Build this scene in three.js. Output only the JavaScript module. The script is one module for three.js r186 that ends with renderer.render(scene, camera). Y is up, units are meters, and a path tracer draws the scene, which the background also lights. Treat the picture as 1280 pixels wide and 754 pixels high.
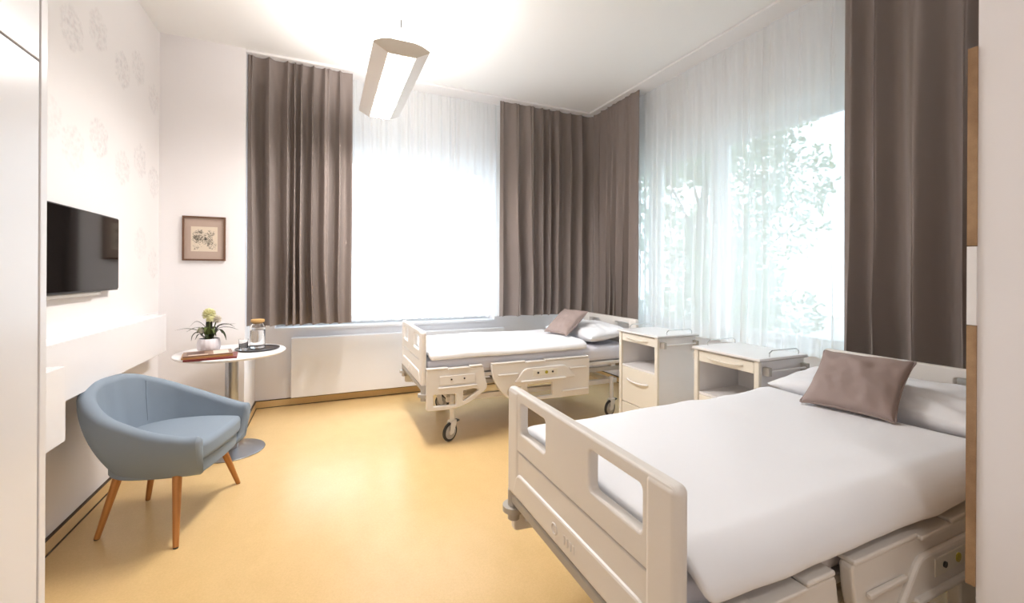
import * as THREE from 'three';
import { RoundedBoxGeometry } from 'three/addons/geometries/RoundedBoxGeometry.js';
import { mergeGeometries, mergeVertices } from 'three/addons/utils/BufferGeometryUtils.js';
import { RectAreaLightUniformsLib } from 'three/addons/lights/RectAreaLightUniformsLib.js';
import { ImprovedNoise } from 'three/addons/math/ImprovedNoise.js';

// ---------------------------------------------------------------- camera, sky, exposure
const scene = new THREE.Scene();
const FOCAL = 535.3, HORIZON = 341.44;                       // pixels of a 1280 x 754 frame
const camera = new THREE.PerspectiveCamera(2 * Math.atan(377 / FOCAL) * 180 / Math.PI, 1280 / 754, 0.05, 300);
camera.position.set(0, 1.35, 0);
camera.rotation.order = 'YXZ';
camera.rotation.set(0, -0.413, 0.3 * Math.PI / 180);
camera.setViewOffset(1280, 754, 0, 377 - HORIZON, 1280, 754);
scene.add(camera);

scene.background = new THREE.Color().setRGB(0.65, 0.82, 1.0);   // even, hazy overcast sky
scene.backgroundIntensity = 4.3;

const renderer = new THREE.WebGLRenderer({ antialias: true });
renderer.toneMapping = THREE.LinearToneMapping;
renderer.toneMappingExposure = 1.55;
renderer.shadowMap.enabled = true;
renderer.shadowMap.type = THREE.PCFSoftShadowMap;
RectAreaLightUniformsLib.init();

const LAMP_DOWN = 92, LAMP_UP = 29, ENTRY_FILL = 20;          // radiances of the pendant and of the added entrance fill
const LAMP_COLOR = new THREE.Color().setRGB(1.0, 0.965, 0.945);

// ---------------------------------------------------------------- helpers
let seedState = 12345;
const rnd = () => { seedState = (seedState * 1664525 + 1013904223) >>> 0; return seedState / 4294967296; };
const reseed = (s) => { seedState = s >>> 0; };
const noise = new ImprovedNoise();
const N = (x, y = 0, z = 0) => noise.noise(x + 31.7, y + 11.3, z + 7.9);
const V = (x, y, z) => new THREE.Vector3(x, y, z);
const taken = {};
function numbered(name) {
  taken[name] = (taken[name] || 0) + 1;
  return taken[name] === 1 ? name : name + '_' + String(taken[name] - 1).padStart(3, '0');
}
function shade(o) { o.castShadow = true; o.receiveShadow = true; return o; }
function tag(o, label, category, group, kind) {
  o.userData.label = label; o.userData.category = category;
  if (group) o.userData.group = group;
  if (kind) o.userData.kind = kind;
  return o;
}
function thing(name, label, category, [x, y, z] = [0, 0, 0], turn = 0, group) {
  const o = new THREE.Group(); o.name = numbered(name); o.position.set(x, y, z); o.rotation.y = turn;
  scene.add(o); return tag(o, label, category, group);
}
function part(name, geo, material, parent, label) {
  const m = shade(new THREE.Mesh(Array.isArray(geo) ? merge(geo) : geo, material)); m.name = name; parent.add(m);
  if (label) m.userData.label = label;
  return m;
}
function single(name, geo, material, label, category, group, kind) {
  const m = shade(new THREE.Mesh(Array.isArray(geo) ? merge(geo) : geo, material)); m.name = numbered(name);
  scene.add(m); return tag(m, label, category, group, kind);
}
const struct = (name, geo, material, label, category = 'wall') => single(name, geo, material, label, category, null, 'structure');
function copyOf(o, label, [x, y, z], turn = 0) {
  const c = o.clone(); c.name = numbered(o.name.replace(/_\d{3}$/, '')); c.userData = { ...o.userData, label };
  c.position.set(x, y, z); c.rotation.y = turn; scene.add(c); return c;
}
function merge(list) {
  return mergeGeometries(list.map((g) => {
    const h = g.index ? g.toNonIndexed() : g;
    for (const k of Object.keys(h.attributes)) if (!['position', 'normal', 'uv'].includes(k)) h.deleteAttribute(k);
    return h;
  }));
}
// box from corner to corner, optionally with rounded edges
function bx(x0, x1, y0, y1, z0, z1, r = 0, seg = 2) {
  const w = x1 - x0, h = y1 - y0, d = z1 - z0;
  const g = r ? new RoundedBoxGeometry(w, h, d, seg, Math.min(r, w / 2.01, h / 2.01, d / 2.01)) : new THREE.BoxGeometry(w, h, d);
  return g.translate((x0 + x1) / 2, (y0 + y1) / 2, (z0 + z1) / 2);
}
function metricUV(g, sx = 1) {                                // uv in metres from the face direction
  const p = g.attributes.position, n = g.attributes.normal, uv = g.attributes.uv;
  for (let i = 0; i < p.count; i++) {
    const ax = Math.abs(n.getX(i)), ay = Math.abs(n.getY(i)), az = Math.abs(n.getZ(i));
    if (ay >= ax && ay >= az) uv.setXY(i, p.getX(i) * sx, p.getZ(i) * sx);
    else if (ax >= az) uv.setXY(i, p.getZ(i) * sx, p.getY(i) * sx);
    else uv.setXY(i, p.getX(i) * sx, p.getY(i) * sx);
  }
  return g;
}
const cyl = (r0, r1, h, seg = 24) => new THREE.CylinderGeometry(r0, r1, h, seg);
function rod(a, b, r0, r1 = r0, seg = 12) {
  const d = b.clone().sub(a), g = new THREE.CylinderGeometry(r1, r0, d.length(), seg);
  g.applyQuaternion(new THREE.Quaternion().setFromUnitVectors(V(0, 1, 0), d.clone().normalize()));
  return g.translate((a.x + b.x) / 2, (a.y + b.y) / 2, (a.z + b.z) / 2);
}
function tube(points, r, seg = 40, closed = false, rad = 8, tension = 0.5) {
  return new THREE.TubeGeometry(new THREE.CatmullRomCurve3(points, closed, 'catmullrom', tension), seg, r, rad, closed);
}
const lathe = (pts, seg = 40) => new THREE.LatheGeometry(pts.map(([x, y]) => new THREE.Vector2(x, y)), seg);
function smooth(g, deleteUV = false) {
  g.deleteAttribute('normal'); if (deleteUV) g.deleteAttribute('uv');
  g = mergeVertices(g, 1e-5); g.computeVertexNormals();
  if (!g.attributes.uv) g.setAttribute('uv', new THREE.BufferAttribute(new Float32Array(g.attributes.position.count * 2), 2));
  return g;
}
// box with soft rounded edges and enough vertices to be shaped by fn(v)
function softBox(w, h, d, r, nx, ny, nz, fn) {
  const g = new THREE.BoxGeometry(w, h, d, nx, ny, nz), p = g.attributes.position, v = new THREE.Vector3(), c = new THREE.Vector3();
  for (let i = 0; i < p.count; i++) {
    v.fromBufferAttribute(p, i);
    c.set(THREE.MathUtils.clamp(v.x, -w / 2 + r, w / 2 - r), THREE.MathUtils.clamp(v.y, -h / 2 + r, h / 2 - r), THREE.MathUtils.clamp(v.z, -d / 2 + r, d / 2 - r));
    v.sub(c); const l = v.length(); if (l > 1e-6) v.multiplyScalar(r / l); v.add(c);
    if (fn) fn(v);
    p.setXYZ(i, v.x, v.y, v.z);
  }
  return smooth(g, true);
}
function polyShape(pts) { const s = new THREE.Shape(); pts.forEach(([x, y], i) => (i ? s.lineTo(x, y) : s.moveTo(x, y))); s.closePath(); return s; }
// polygon with rounded corners: points [x, y, radius]
function roundedPath(pts, Kind = THREE.Shape) {
  const s = new Kind(), n = pts.length;
  for (let i = 0; i < n; i++) {
    const [x, y, r = 0] = pts[i], a = pts[(i + n - 1) % n], b = pts[(i + 1) % n];
    const la = Math.hypot(a[0] - x, a[1] - y), lb = Math.hypot(b[0] - x, b[1] - y), q = Math.min(r, la / 2.01, lb / 2.01);
    const p0 = [x + (a[0] - x) / la * q, y + (a[1] - y) / la * q], p1 = [x + (b[0] - x) / lb * q, y + (b[1] - y) / lb * q];
    if (i) s.lineTo(...p0); else s.moveTo(...p0);
    if (q > 0) s.quadraticCurveTo(x, y, ...p1);
  }
  s.closePath(); return s;
}
const rectPts = (x0, x1, y0, y1, r) => [[x0, y0, r], [x1, y0, r], [x1, y1, r], [x0, y1, r]];
function extrude(shape, depth, bevel = 0, seg = 2, curve = 8) {
  return new THREE.ExtrudeGeometry(shape, { depth: depth - 2 * bevel, bevelEnabled: bevel > 0, bevelThickness: bevel, bevelSize: bevel, bevelOffset: -bevel, bevelSegments: seg, curveSegments: curve }).translate(0, 0, bevel);
}
// a shape drawn in (z, y) and extruded along +x
const extrudeX = (shape, depth, bevel, seg, curve) => extrude(shape, depth, bevel, seg, curve).rotateY(Math.PI / 2).scale(1, 1, -1);
function flip(g) { // restore winding after a mirror
  g = g.index ? g.toNonIndexed() : g; const p = g.attributes.position, n = g.attributes.normal, u = g.attributes.uv;
  for (let i = 0; i < p.count; i += 3) for (const a of [p, n, u]) for (let k = 0; k < a.itemSize; k++) { const t = a.getComponent(i, k); a.setComponent(i, k, a.getComponent(i + 1, k)); a.setComponent(i + 1, k, t); }
  g.computeVertexNormals(); return g;
}
const exX = (...a) => flip(extrudeX(...a));

// ---------------------------------------------------------------- textures and materials
function dataTex(size, fn, srgb = true, rep = [1, 1]) {
  const d = new Uint8Array(size * size * 4);
  for (let y = 0; y < size; y++) for (let x = 0; x < size; x++) {
    const c = fn(x / size, y / size), o = (y * size + x) * 4;
    d[o] = c[0]; d[o + 1] = c[1]; d[o + 2] = c[2]; d[o + 3] = 255;
  }
  const t = new THREE.DataTexture(d, size, size);
  t.wrapS = t.wrapT = THREE.RepeatWrapping; t.magFilter = THREE.LinearFilter; t.minFilter = THREE.LinearMipmapLinearFilter;
  t.repeat.set(...rep); if (srgb) t.colorSpace = THREE.SRGBColorSpace; t.needsUpdate = true; return t;
}
const wrapN = (u, v, f, s = 0) => {                          // noise that tiles over the unit square
  const a = 2 * Math.PI;
  return noise.noise(Math.cos(u * a) * f / a + s, Math.sin(u * a) * f / a + s * 0.7, Math.cos(v * a) * f / a + 3.1 * s) + noise.noise(Math.sin(v * a) * f / a + 9.2 + s, Math.cos(u * a) * f / a - s, Math.sin(u * a) * f / a + 4.4);
};
const mat = (hex, roughness = 0.6, o = {}) => new THREE.MeshPhysicalMaterial({ color: hex, roughness, side: THREE.DoubleSide, ...o });

reseed(5);
const floorMap = dataTex(512, (u, v) => {
  const c = wrapN(u, v, 5, 1) * 2.5 + wrapN(u, v, 22, 2) * 2.5 + (rnd() - 0.5) * 8;
  return [226 + c, 191 + c, 134 + c * 1.2];
}, true, [0.5, 0.5]);
const weave = dataTex(128, (u, v) => {
  const c = 128 + 50 * Math.sin(u * 2 * Math.PI * 32) * Math.sin(v * 2 * Math.PI * 32) + (rnd() - 0.5) * 70;
  return [c, c, c];
}, false, [12, 12]);
const plaster = dataTex(256, (u, v) => { const c = 128 + wrapN(u, v, 40, 3) * 30 + (rnd() - 0.5) * 30; return [c, c, c]; }, false);
const woodMap = dataTex(512, (u, v) => {
  const g = Math.sin((u * 14 + wrapN(u, v, 3, 5) * 0.9) * 2 * Math.PI), f = wrapN(u * 1, v, 60, 6);
  const c = g * 9 + f * 9 + (rnd() - 0.5) * 8;
  return [160 + c, 127 + c, 92 + c * 0.9];
});
const legWoodMap = dataTex(256, (u, v) => {
  const g = Math.sin((u * 5 + wrapN(u, v, 2, 8) * 0.8) * 2 * Math.PI), c = g * 8 + (rnd() - 0.5) * 10;
  return [190 + c, 128 + c, 66 + c * 0.8];
});

const M = {
  wall: mat('#f6f2f2', 0.85, { bumpMap: plaster, bumpScale: 0.0004 }),
  ceiling: mat('#f8f7f5', 0.9),
  floor: mat('#ffffff', 0.3, { map: floorMap }),
  darkLine: mat('#4a3a2c', 0.6),
  white: mat('#f3f0ef', 0.35),
  lacquer: mat('#f4f1f1', 0.22),
  frameWhite: mat('#eef0f2', 0.35),
  curtain: mat('#8f837d', 0.95, { bumpMap: weave, bumpScale: 0.0005, sheen: 0.25, sheenRoughness: 0.7, sheenColor: new THREE.Color('#8d7e78') }),
  sheer: mat('#fdfbf8', 0.83, { transmission: 0.66, thickness: 0, specularIntensity: 0.15 }),
  pane: mat('#ffffff', 0.02, { transmission: 1, thickness: 0 }),
  plastic: mat('#efe9e2', 0.38),
  greyPlastic: mat('#b9b3ab', 0.45),
  dark: mat('#3a3836', 0.5),
  rubber: mat('#5c5b5a', 0.7),
  mattress: mat('#ebe9f0', 0.8, { bumpMap: weave, bumpScale: 0.0003 }),
  linen: mat('#f9f9fc', 0.85, { bumpMap: weave, bumpScale: 0.0002, sheen: 0.15, sheenColor: new THREE.Color('#ffffff') }),
  cushion: mat('#a5938d', 0.9, { bumpMap: weave, bumpScale: 0.0005, sheen: 0.3, sheenColor: new THREE.Color('#9c8a82') }),
  chairFabric: mat('#8995a1', 0.92, { bumpMap: weave, bumpScale: 0.0005, sheen: 0.25, sheenColor: new THREE.Color('#a7bac5') }),
  legWood: mat('#ffffff', 0.5, { map: legWoodMap }),
  wood: mat('#ffffff', 0.5, { map: woodMap }),
  steel: mat('#8f8d8a', 0.45),
  chrome: mat('#d5d5d4', 0.15, { metalness: 1 }),
  brushed: mat('#b3b5ba', 0.32, { metalness: 1 }),
  tvScreen: mat('#050506', 0.08, { specularIntensity: 0.5 }),
  tvBody: mat('#0d0d0e', 0.35),
  beige: mat('#efe9dc', 0.4),
  lampBody: mat('#ece7e2', 0.4),
  lampEnd: mat('#ddd1c0', 0.45),
  glassSolid: new THREE.MeshPhysicalMaterial({ color: '#ffffff', roughness: 0.01, transmission: 1, thickness: 0.004, ior: 1.5 }),
  cork: mat('#c79d62', 0.7),
  tray: mat('#4f4b4c', 0.3, { metalness: 0.3 }),
  pot: mat('#ece6ea', 0.5),
  leaf: mat('#343d20', 0.5),
  leafDark: mat('#2e2e22', 0.5),
  stem: mat('#5d6b36', 0.6),
  petal: mat('#f1edb8', 0.7, { transmission: 0.25, thickness: 0 }),
  petalPale: mat('#f3ebdc', 0.7, { transmission: 0.25, thickness: 0 }),
};

// ---------------------------------------------------------------- the room
const H = 3.25, XL = -1.21, ZN = -4.25, XN = -0.62, ZB = -4.876, XR = 3.35, ZP = -0.515, XP = 1.5, ZE = 1.7;
const ZC = -4.33, XC = 2.926;                                  // planes of the curtains
struct('floor', metricUV(bx(XL - 0.2, XR + 0.35, -0.12, 0, ZB - 0.35, ZE + 0.2)), M.floor, 'glossy honey yellow vinyl floor', 'floor');
struct('ceiling', bx(XL - 0.2, XR + 0.35, H, H + 0.15, ZB - 0.35, ZE + 0.2), M.ceiling, 'plain white ceiling above the beds', 'ceiling');
const wallLeft = struct('wall_left', bx(XL - 0.2, XL, 0, H, ZB - 0.35, ZE), M.wall, 'white wall that carries the television and the long shelf');
struct('wall_alcove', bx(XL, XN, 0, H, ZB - 0.35, ZN), M.wall, 'white wall with the framed picture beside the curtain');
const BW = { x0: -0.45, x1: 1.90, y0: 0.76, y1: 2.68 };       // opening of the window in the back wall
struct('wall_back', [bx(XN, XR + 0.35, 0, BW.y0, ZB - 0.35, ZB), bx(XN, XR + 0.35, BW.y1, H, ZB - 0.35, ZB), bx(XN, BW.x0, BW.y0, BW.y1, ZB - 0.35, ZB), bx(BW.x1, XR + 0.35, BW.y0, BW.y1, ZB - 0.35, ZB)], M.wall, 'white parapet wall behind the radiator and far bed');
const RW = { z0: -4.6, z1: -0.95, y0: 0.74, y1: 2.70 };       // opening of the window in the right wall
struct('wall_right', [bx(XR, XR + 0.35, 0, RW.y0, ZB, ZP), bx(XR, XR + 0.35, RW.y1, H, ZB, ZP), bx(XR, XR + 0.35, RW.y0, RW.y1, ZB, RW.z0), bx(XR, XR + 0.35, RW.y0, RW.y1, RW.z1, ZP)], M.wall, 'white window wall behind the bed heads and bedside cabinets');
struct('wall_partition', bx(XP, XR + 0.35, 0, H, ZP, ZE), M.wall, 'white partition wall edged by the wooden panel');
struct('wall_entrance', bx(XL, XP, 0, H, ZE, ZE + 0.2), M.wall, 'white entrance wall around the room door');

// faint printed hexagons on the wall above the shelf
{
  const z0 = -1.62, z1 = ZN, y0 = 1.035, y1 = H - 0.002, W = 1024, HH = 862;
  const c = document.createElement('canvas'); c.width = W; c.height = HH; const g = c.getContext('2d');
  g.fillStyle = '#f3eeec'; g.fillRect(0, 0, W, HH);
  const sx = W / (z0 - z1), sy = HH / (y1 - y0); reseed(77);
  for (const [y, z, k] of [[2.61, -2.96, 1], [2.745, -3.24, 1], [2.655, -3.57, 1], [2.78, -3.826, 0.8], [2.67, -4.12, 0.7], [2.09, -2.755, 0.5], [2.125, -3.257, 1], [2.0, -2.98, 0.7], [2.02, -3.58, 0.9], [2.135, -3.87, 0.9], [2.04, -4.13, 0.9], [1.545, -3.88, 0.5], [1.41, -4.13, 0.7]]) {
    const cx = (z0 - z) * sx, cy = (y1 - y) * sy, R = 0.125;
    for (let i = 0; i < 420; i++) {
      const a = rnd() * 6.283, r = Math.sqrt(rnd()) * R, px = Math.cos(a) * r, py = Math.sin(a) * r;
      const hx = Math.max(Math.abs(px), Math.abs(px) * 0.5 + Math.abs(py) * 0.866);
      if (hx > R * 0.86) continue;
      g.fillStyle = `rgba(176,170,168,${(0.02 + rnd() * 0.05) * k})`;
      const q = 2 + rnd() * 3; g.beginPath(); g.arc(cx + px * sx, cy + py * sy, q, 0, 6.283); g.fill();
    }
  }
  const t = new THREE.CanvasTexture(c); t.colorSpace = THREE.SRGBColorSpace;
  part('wallpaper', bx(XL, XL + 0.003, y0, y1, z1 + 0.001, z0), mat('#ffffff', 0.8, { map: t }), wallLeft, 'white wallpaper with faint grey hexagon prints');
}

// coved skirting of floor vinyl with dark edge strips
function baseboard(name, x0, x1, z0, z1, nx, nz, label) {
  const t = 0.012, h = 0.068;
  const b = struct(name, metricUV(bx(Math.min(x0, x0 + nx * t), Math.max(x1, x1 + nx * t), 0, h, Math.min(z0, z0 + nz * t), Math.max(z1, z1 + nz * t))), M.floor, label, 'baseboard');
  const q = t + 0.002;
  part('edge_strip', bx(Math.min(x0, x0 + nx * q), Math.max(x1, x1 + nx * q), h, h + 0.007, Math.min(z0, z0 + nz * q), Math.max(z1, z1 + nz * q)), M.darkLine, b, 'dark top edge strip');
  part('joint_strip', bx(Math.min(x0, x0 + nx * (q + 0.004)), Math.max(x1, x1 + nx * (q + 0.004)), 0, 0.005, Math.min(z0, z0 + nz * (q + 0.004)), Math.max(z1, z1 + nz * (q + 0.004))), M.darkLine, b, 'dark joint along the floor');
}
baseboard('baseboard_left', XL, XL, ZN, -1.62, 1, 0, 'yellow vinyl skirting under the long shelf');
baseboard('baseboard_alcove', XL, XN, ZN, ZN, 0, 1, 'yellow vinyl skirting below the framed picture');
baseboard('baseboard_niche', XN, XN, ZB, ZN, 1, 0, 'yellow vinyl skirting on the return beside the radiator');
baseboard('baseboard_back', XN, XR, ZB, ZB, 0, 1, 'yellow vinyl skirting under the radiator');
baseboard('baseboard_right', XR, XR, ZB, ZP, -1, 0, 'yellow vinyl skirting behind the bed heads');

// ---------------------------------------------------------------- windows
function win(name, label, along, W, plane, cuts) {
  // along 'x': window in the back wall (outside is -z); along 'z': in the right wall (outside is +x)
  const [a0, a1] = along === 'x' ? [W.x0, W.x1] : [W.z0, W.z1];
  const g = new THREE.Group(); g.name = numbered(name); scene.add(g); tag(g, label, 'window', null, 'structure');
  const B = (a, b, y0, y1, d0, d1, r = 0) => along === 'x' ? bx(a, b, y0, y1, plane - d1, plane - d0, r) : bx(plane + d0, plane + d1, y0, y1, a, b, r);
  const f = 0.055;
  part('frame', [B(a0, a1, W.y0, W.y0 + f, 0.18, 0.25), B(a0, a1, W.y1 - f, W.y1, 0.18, 0.25), B(a0, a0 + f, W.y0 + f, W.y1 - f, 0.18, 0.25), B(a1 - f, a1, W.y0 + f, W.y1 - f, 0.18, 0.25)], M.frameWhite, g);
  for (const c of cuts) part('mullion', B(c - 0.035, c + 0.035, W.y0 + f, W.y1 - f, 0.18, 0.25), M.frameWhite, g);
  const ends = [a0 + f, ...cuts.flatMap((c) => [c - 0.035, c + 0.035]), a1 - f];
  for (let i = 0; i < ends.length; i += 2) {
    const [u, v] = [ends[i], ends[i + 1]], s = 0.06, y0 = W.y0 + f, y1 = W.y1 - f;
    const sash = part('sash', [B(u, v, y0, y0 + s, 0.165, 0.225), B(u, v, y1 - s, y1, 0.165, 0.225), B(u, u + s, y0 + s, y1 - s, 0.165, 0.225), B(v - s, v, y0 + s, y1 - s, 0.165, 0.225)], M.frameWhite, g);
    part('pane', B(u + s, v - s, y0 + s, y1 - s, 0.194, 0.196), M.pane, sash);
  }
  part('sill', B(a0, a1, W.y0, W.y0 + 0.025, -0.02, 0.165), M.white, g);
  return g;
}
win('window_1', 'white framed window behind the sheer beside the far bed', 'x', BW, ZB, [0.55]);
win('window_2', 'long white framed window looking onto trees', 'z', RW, XR, [-3.90, -3.02, -1.5]);

// ---------------------------------------------------------------- curtains
function rail(along, a, b, label) {
  const g = along === 'x' ? bx(a, b, H - 0.022, H, ZC - 0.17, ZC + 0.07, 0.004) : bx(XC - 0.07, XC + 0.17, H - 0.022, H, a, b, 0.004);
  single('curtain_rail', g, M.white, label, 'curtain rail');
}
rail('x', XN, XC - 0.07, 'white ceiling rail of the curtains beside the framed picture');
rail('z', ZC - 0.17, ZP, 'white ceiling rail of the curtains behind the bed heads');
function curtain(name, label, along, a, b, o) {
  const { folds, amp, seed, material, top = H - 0.024, bottom = 0.875, spread = 0.55, sway = 0.03, hem = 0.006, back = 0 } = o;
  reseed(seed);
  const L = b - a, nx = Math.round(folds * 20 + 30), ny = 44;
  // uneven folds: a monotone phase whose pace changes along the width
  const w = []; let total = 0;
  for (let i = 0; i <= nx; i++) { const k = 0.45 + 1.3 * (0.5 + 0.95 * N(i / nx * folds * 1.05, seed * 1.37)) ** 2; w.push(total); total += Math.max(0.15, k); }
  const pos = [], uv = [], idx = [];
  for (let j = 0; j <= ny; j++) {
    const t = j / ny, y = top + (bottom - top) * t, head = Math.exp(-t * 9);
    for (let i = 0; i <= nx; i++) {
      const s = i / nx, ph = (w[i] / total) * folds * 2 * Math.PI + 1.3 * N(s * 2.3, t * 1.3, seed) * t;
      const env = Math.min(1, Math.min(s, 1 - s) * folds * 1.2 + 0.1);
      const depth = amp * (0.7 + 0.3 * t) * Math.max(0.25, 0.85 + 0.9 * N(s * folds * 0.45, t * 0.9, seed + 5));
      const off = depth * (0.75 - 1.75 * ((1 - Math.sin(ph)) / 2) ** 2.1 + 0.1 * Math.sin(2 * ph + 1.3)) * env * (1 - 0.65 * head) + amp * 0.08 * Math.sin(3 * ph) * head + 0.012 * N(s * 4, t * 3, seed + 9) * t;
      const p = a + L * s + (L / folds) * spread * 0.25 * Math.cos(ph) * env * (depth / amp) + sway * N(t * 2.2, s * 2, seed) * t * env;
      const yy = y + (j === ny ? hem * Math.sin(ph + 0.7) : 0);
      if (along === 'x') pos.push(p, yy, ZC + back + off); else pos.push(XC - back - off, yy, p);
      uv.push(s * L * 1.6, t * 2.4);
    }
  }
  for (let j = 0; j < ny; j++) for (let i = 0; i < nx; i++) {
    const p = j * (nx + 1) + i, q = p + nx + 1; idx.push(p, q, p + 1, p + 1, q, q + 1);
  }
  const g = new THREE.BufferGeometry(); g.setAttribute('position', new THREE.Float32BufferAttribute(pos, 3)); g.setAttribute('uv', new THREE.Float32BufferAttribute(uv, 2)); g.setIndex(idx); g.computeVertexNormals();
  return single(name, g, material, label, 'curtain');
}
curtain('blackout_curtain', 'taupe blackout curtain hanging beside the framed picture, above the round table', 'x', XN + 0.004, 0.235, { folds: 8, amp: 0.085, spread: 1.0, seed: 14, material: M.curtain, back: 0.02 });
curtain('blackout_curtain', 'taupe blackout curtain panel on the radiator wall, in the room corner by the far bed', 'x', 1.745, XC + 0.09, { folds: 9, amp: 0.075, spread: 0.9, seed: 23, material: M.curtain });
curtain('blackout_curtain', 'narrow taupe blackout curtain on the window wall, behind the headboard of the far bed', 'z', ZC + 0.05, -3.475, { folds: 7, amp: 0.06, spread: 0.9, seed: 37, material: M.curtain });
curtain('blackout_curtain', 'wide taupe blackout curtain behind the headboard of the bed with the wooden wall panel', 'z', -1.595, -0.62, { folds: 6, amp: 0.085, spread: 1.0, seed: 41, material: M.curtain });
curtain('sheer_curtain', 'white sheer curtain between two taupe curtains above the radiator', 'x', 0.16, 1.87, { folds: 19, amp: 0.03, seed: 53, material: M.sheer, spread: 0.35, bottom: 0.872, back: -0.125 });
curtain('sheer_curtain', 'wide white sheer curtain in front of the long window behind the bedside cabinets', 'z', -3.70, -1.56, { folds: 23, amp: 0.03, seed: 67, material: M.sheer, spread: 0.35, bottom: 0.79, back: -0.125 });

// ---------------------------------------------------------------- radiator
{
  const r = thing('radiator', 'long flat white radiator panel on the wall under the window', 'radiator', [-0.30, 0, ZB + 0.021]);
  part('panel', bx(0, 2.3, 0.095, 0.69, 0.03, 0.085, 0.008), M.white, r);
  part('top_grille', bx(0.01, 2.29, 0.685, 0.693, 0.035, 0.08), M.white, r);
  for (const x of [0.3, 1.15, 2.0]) part('bracket', bx(x - 0.02, x + 0.02, 0.2, 0.6, 0, 0.03), M.white, r);
}

// ---------------------------------------------------------------- wall with television
{
  const s = thing('wall_shelf', 'long white box shelf mounted below the television', 'shelf', [XL, 0.745, -4.02]);
  part('body', bx(0, 0.115, 0, 0.28, 0, 2.38, 0.003), M.lacquer, s);
  part('batten', bx(0.002, 0.095, -0.012, 0, 0.01, 2.37), M.white, s, 'white lower batten');
}
{
  const c = thing('wall_cabinet', 'small white drawer cabinet hung beside the wardrobe', 'cabinet', [XL, 0.66, -2.31]);
  part('body', bx(0, 0.235, 0, 0.305, 0, 0.72, 0.002), M.lacquer, c);
  part('drawer_front', bx(0.236, 0.254, 0.002, 0.305, 0.0, 0.72, 0.002), M.lacquer, c);
}
{
  const w = thing('wardrobe', 'tall white lacquered wardrobe with flush doors by the entrance', 'wardrobe', [XL + 0.021, 0, -1.59]);
  const D = 0.489;
  part('body', bx(0, D - 0.022, 0.06, H - 0.01, 0.03, 2.6), M.lacquer, w);
  part('end_panel', bx(0, D + 0.002, 0, H - 0.01, 0, 0.03, 0.002), M.lacquer, w);
  part('plinth', bx(0.04, D - 0.05, 0, 0.06, 0.03, 2.6), M.lacquer, w);
  for (let i = 0; i < 3; i++) {
    const z0 = 0.034 + i * 0.855, z1 = z0 + 0.851;
    part('door', bx(D - 0.02, D, 0.064, 1.908, z0, z1, 0.002), M.lacquer, w);
    part('upper_door', bx(D - 0.02, D, 1.914, H - 0.012, z0, z1, 0.002), M.lacquer, w);
  }
}
{
  const t = thing('television', 'black flat television mounted on the wall above the long shelf', 'television', [XL + 0.003, 1.235, -2.99]);
  part('housing', bx(0.012, 0.05, 0, 0.435, -0.385, 0.385, 0.006), M.tvBody, t);
  part('screen', bx(0.05, 0.053, 0.012, 0.427, -0.377, 0.377), M.tvScreen, t, 'glossy black screen');
  part('lower_bar', bx(0.01, 0.04, -0.022, 0, -0.19, 0.36, 0.004), M.greyPlastic, t);  // thin grey bar below the housing
  part('wall_mount', bx(0, 0.012, 0.1, 0.33, -0.15, 0.15), M.dark, t);
}
// framed drawing
{
  const p = thing('framed_picture', 'small framed ink drawing with taupe mat on the white wall', 'picture', [-0.905, 1.62, ZN]);
  const w = 0.296, h = 0.362, f = 0.013;
  const fm = mat('#6b4a35', 0.5);
  part('frame', [bx(-w / 2, w / 2, h / 2 - f, h / 2, 0, 0.022, 0.002), bx(-w / 2, w / 2, -h / 2, -h / 2 + f, 0, 0.022, 0.002), bx(-w / 2, -w / 2 + f, -h / 2 + f, h / 2 - f, 0, 0.022, 0.002), bx(w / 2 - f, w / 2, -h / 2 + f, h / 2 - f, 0, 0.022, 0.002)], fm, p, 'thin brown wooden frame');
  part('mat', bx(-w / 2 + f, w / 2 - f, -h / 2 + f, h / 2 - f, 0, 0.008), mat('#b8a294', 0.8), p, 'taupe mat board');
  const c = document.createElement('canvas'); c.width = 256; c.height = 300; const g = c.getContext('2d'); reseed(91);
  g.fillStyle = '#dccdb9'; g.fillRect(0, 0, 256, 300);
  const blob = (x, y, r, n, col) => { for (let i = 0; i < n; i++) { const a = rnd() * 6.28, q = Math.sqrt(rnd()) * r; g.strokeStyle = `rgba(${col},${0.4 + rnd() * 0.55})`; g.lineWidth = 1 + rnd() * 2.5; g.beginPath(); const px = x + Math.cos(a) * q, py = y + Math.sin(a) * q * 1.1; g.moveTo(px, py); g.quadraticCurveTo(px + (rnd() - 0.5) * 26, py + (rnd() - 0.5) * 26, px + (rnd() - 0.5) * 34, py + (rnd() - 0.5) * 30); g.stroke(); } };
  blob(66, 110, 50, 150, '74,68,58'); blob(60, 160, 42, 110, '74,68,58'); blob(150, 150, 60, 130, '74,68,58'); blob(190, 80, 36, 60, '84,78,66'); blob(140, 145, 14, 40, '22,20,18'); blob(90, 60, 26, 40, '86,80,70');
  blob(200, 235, 40, 40, '40,37,32'); blob(70, 245, 44, 26, '100,92,80'); blob(180, 180, 40, 60, '60,56,48');
  const t = new THREE.CanvasTexture(c); t.colorSpace = THREE.SRGBColorSpace;
  const pw = 0.182, ph = 0.203;
  part('print', bx(-pw / 2, pw / 2, -ph / 2 - 0.004, ph / 2 - 0.004, 0.008, 0.0092), mat('#ffffff', 0.8, { map: t }), p, 'dark ink drawing on cream paper');
}
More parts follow.
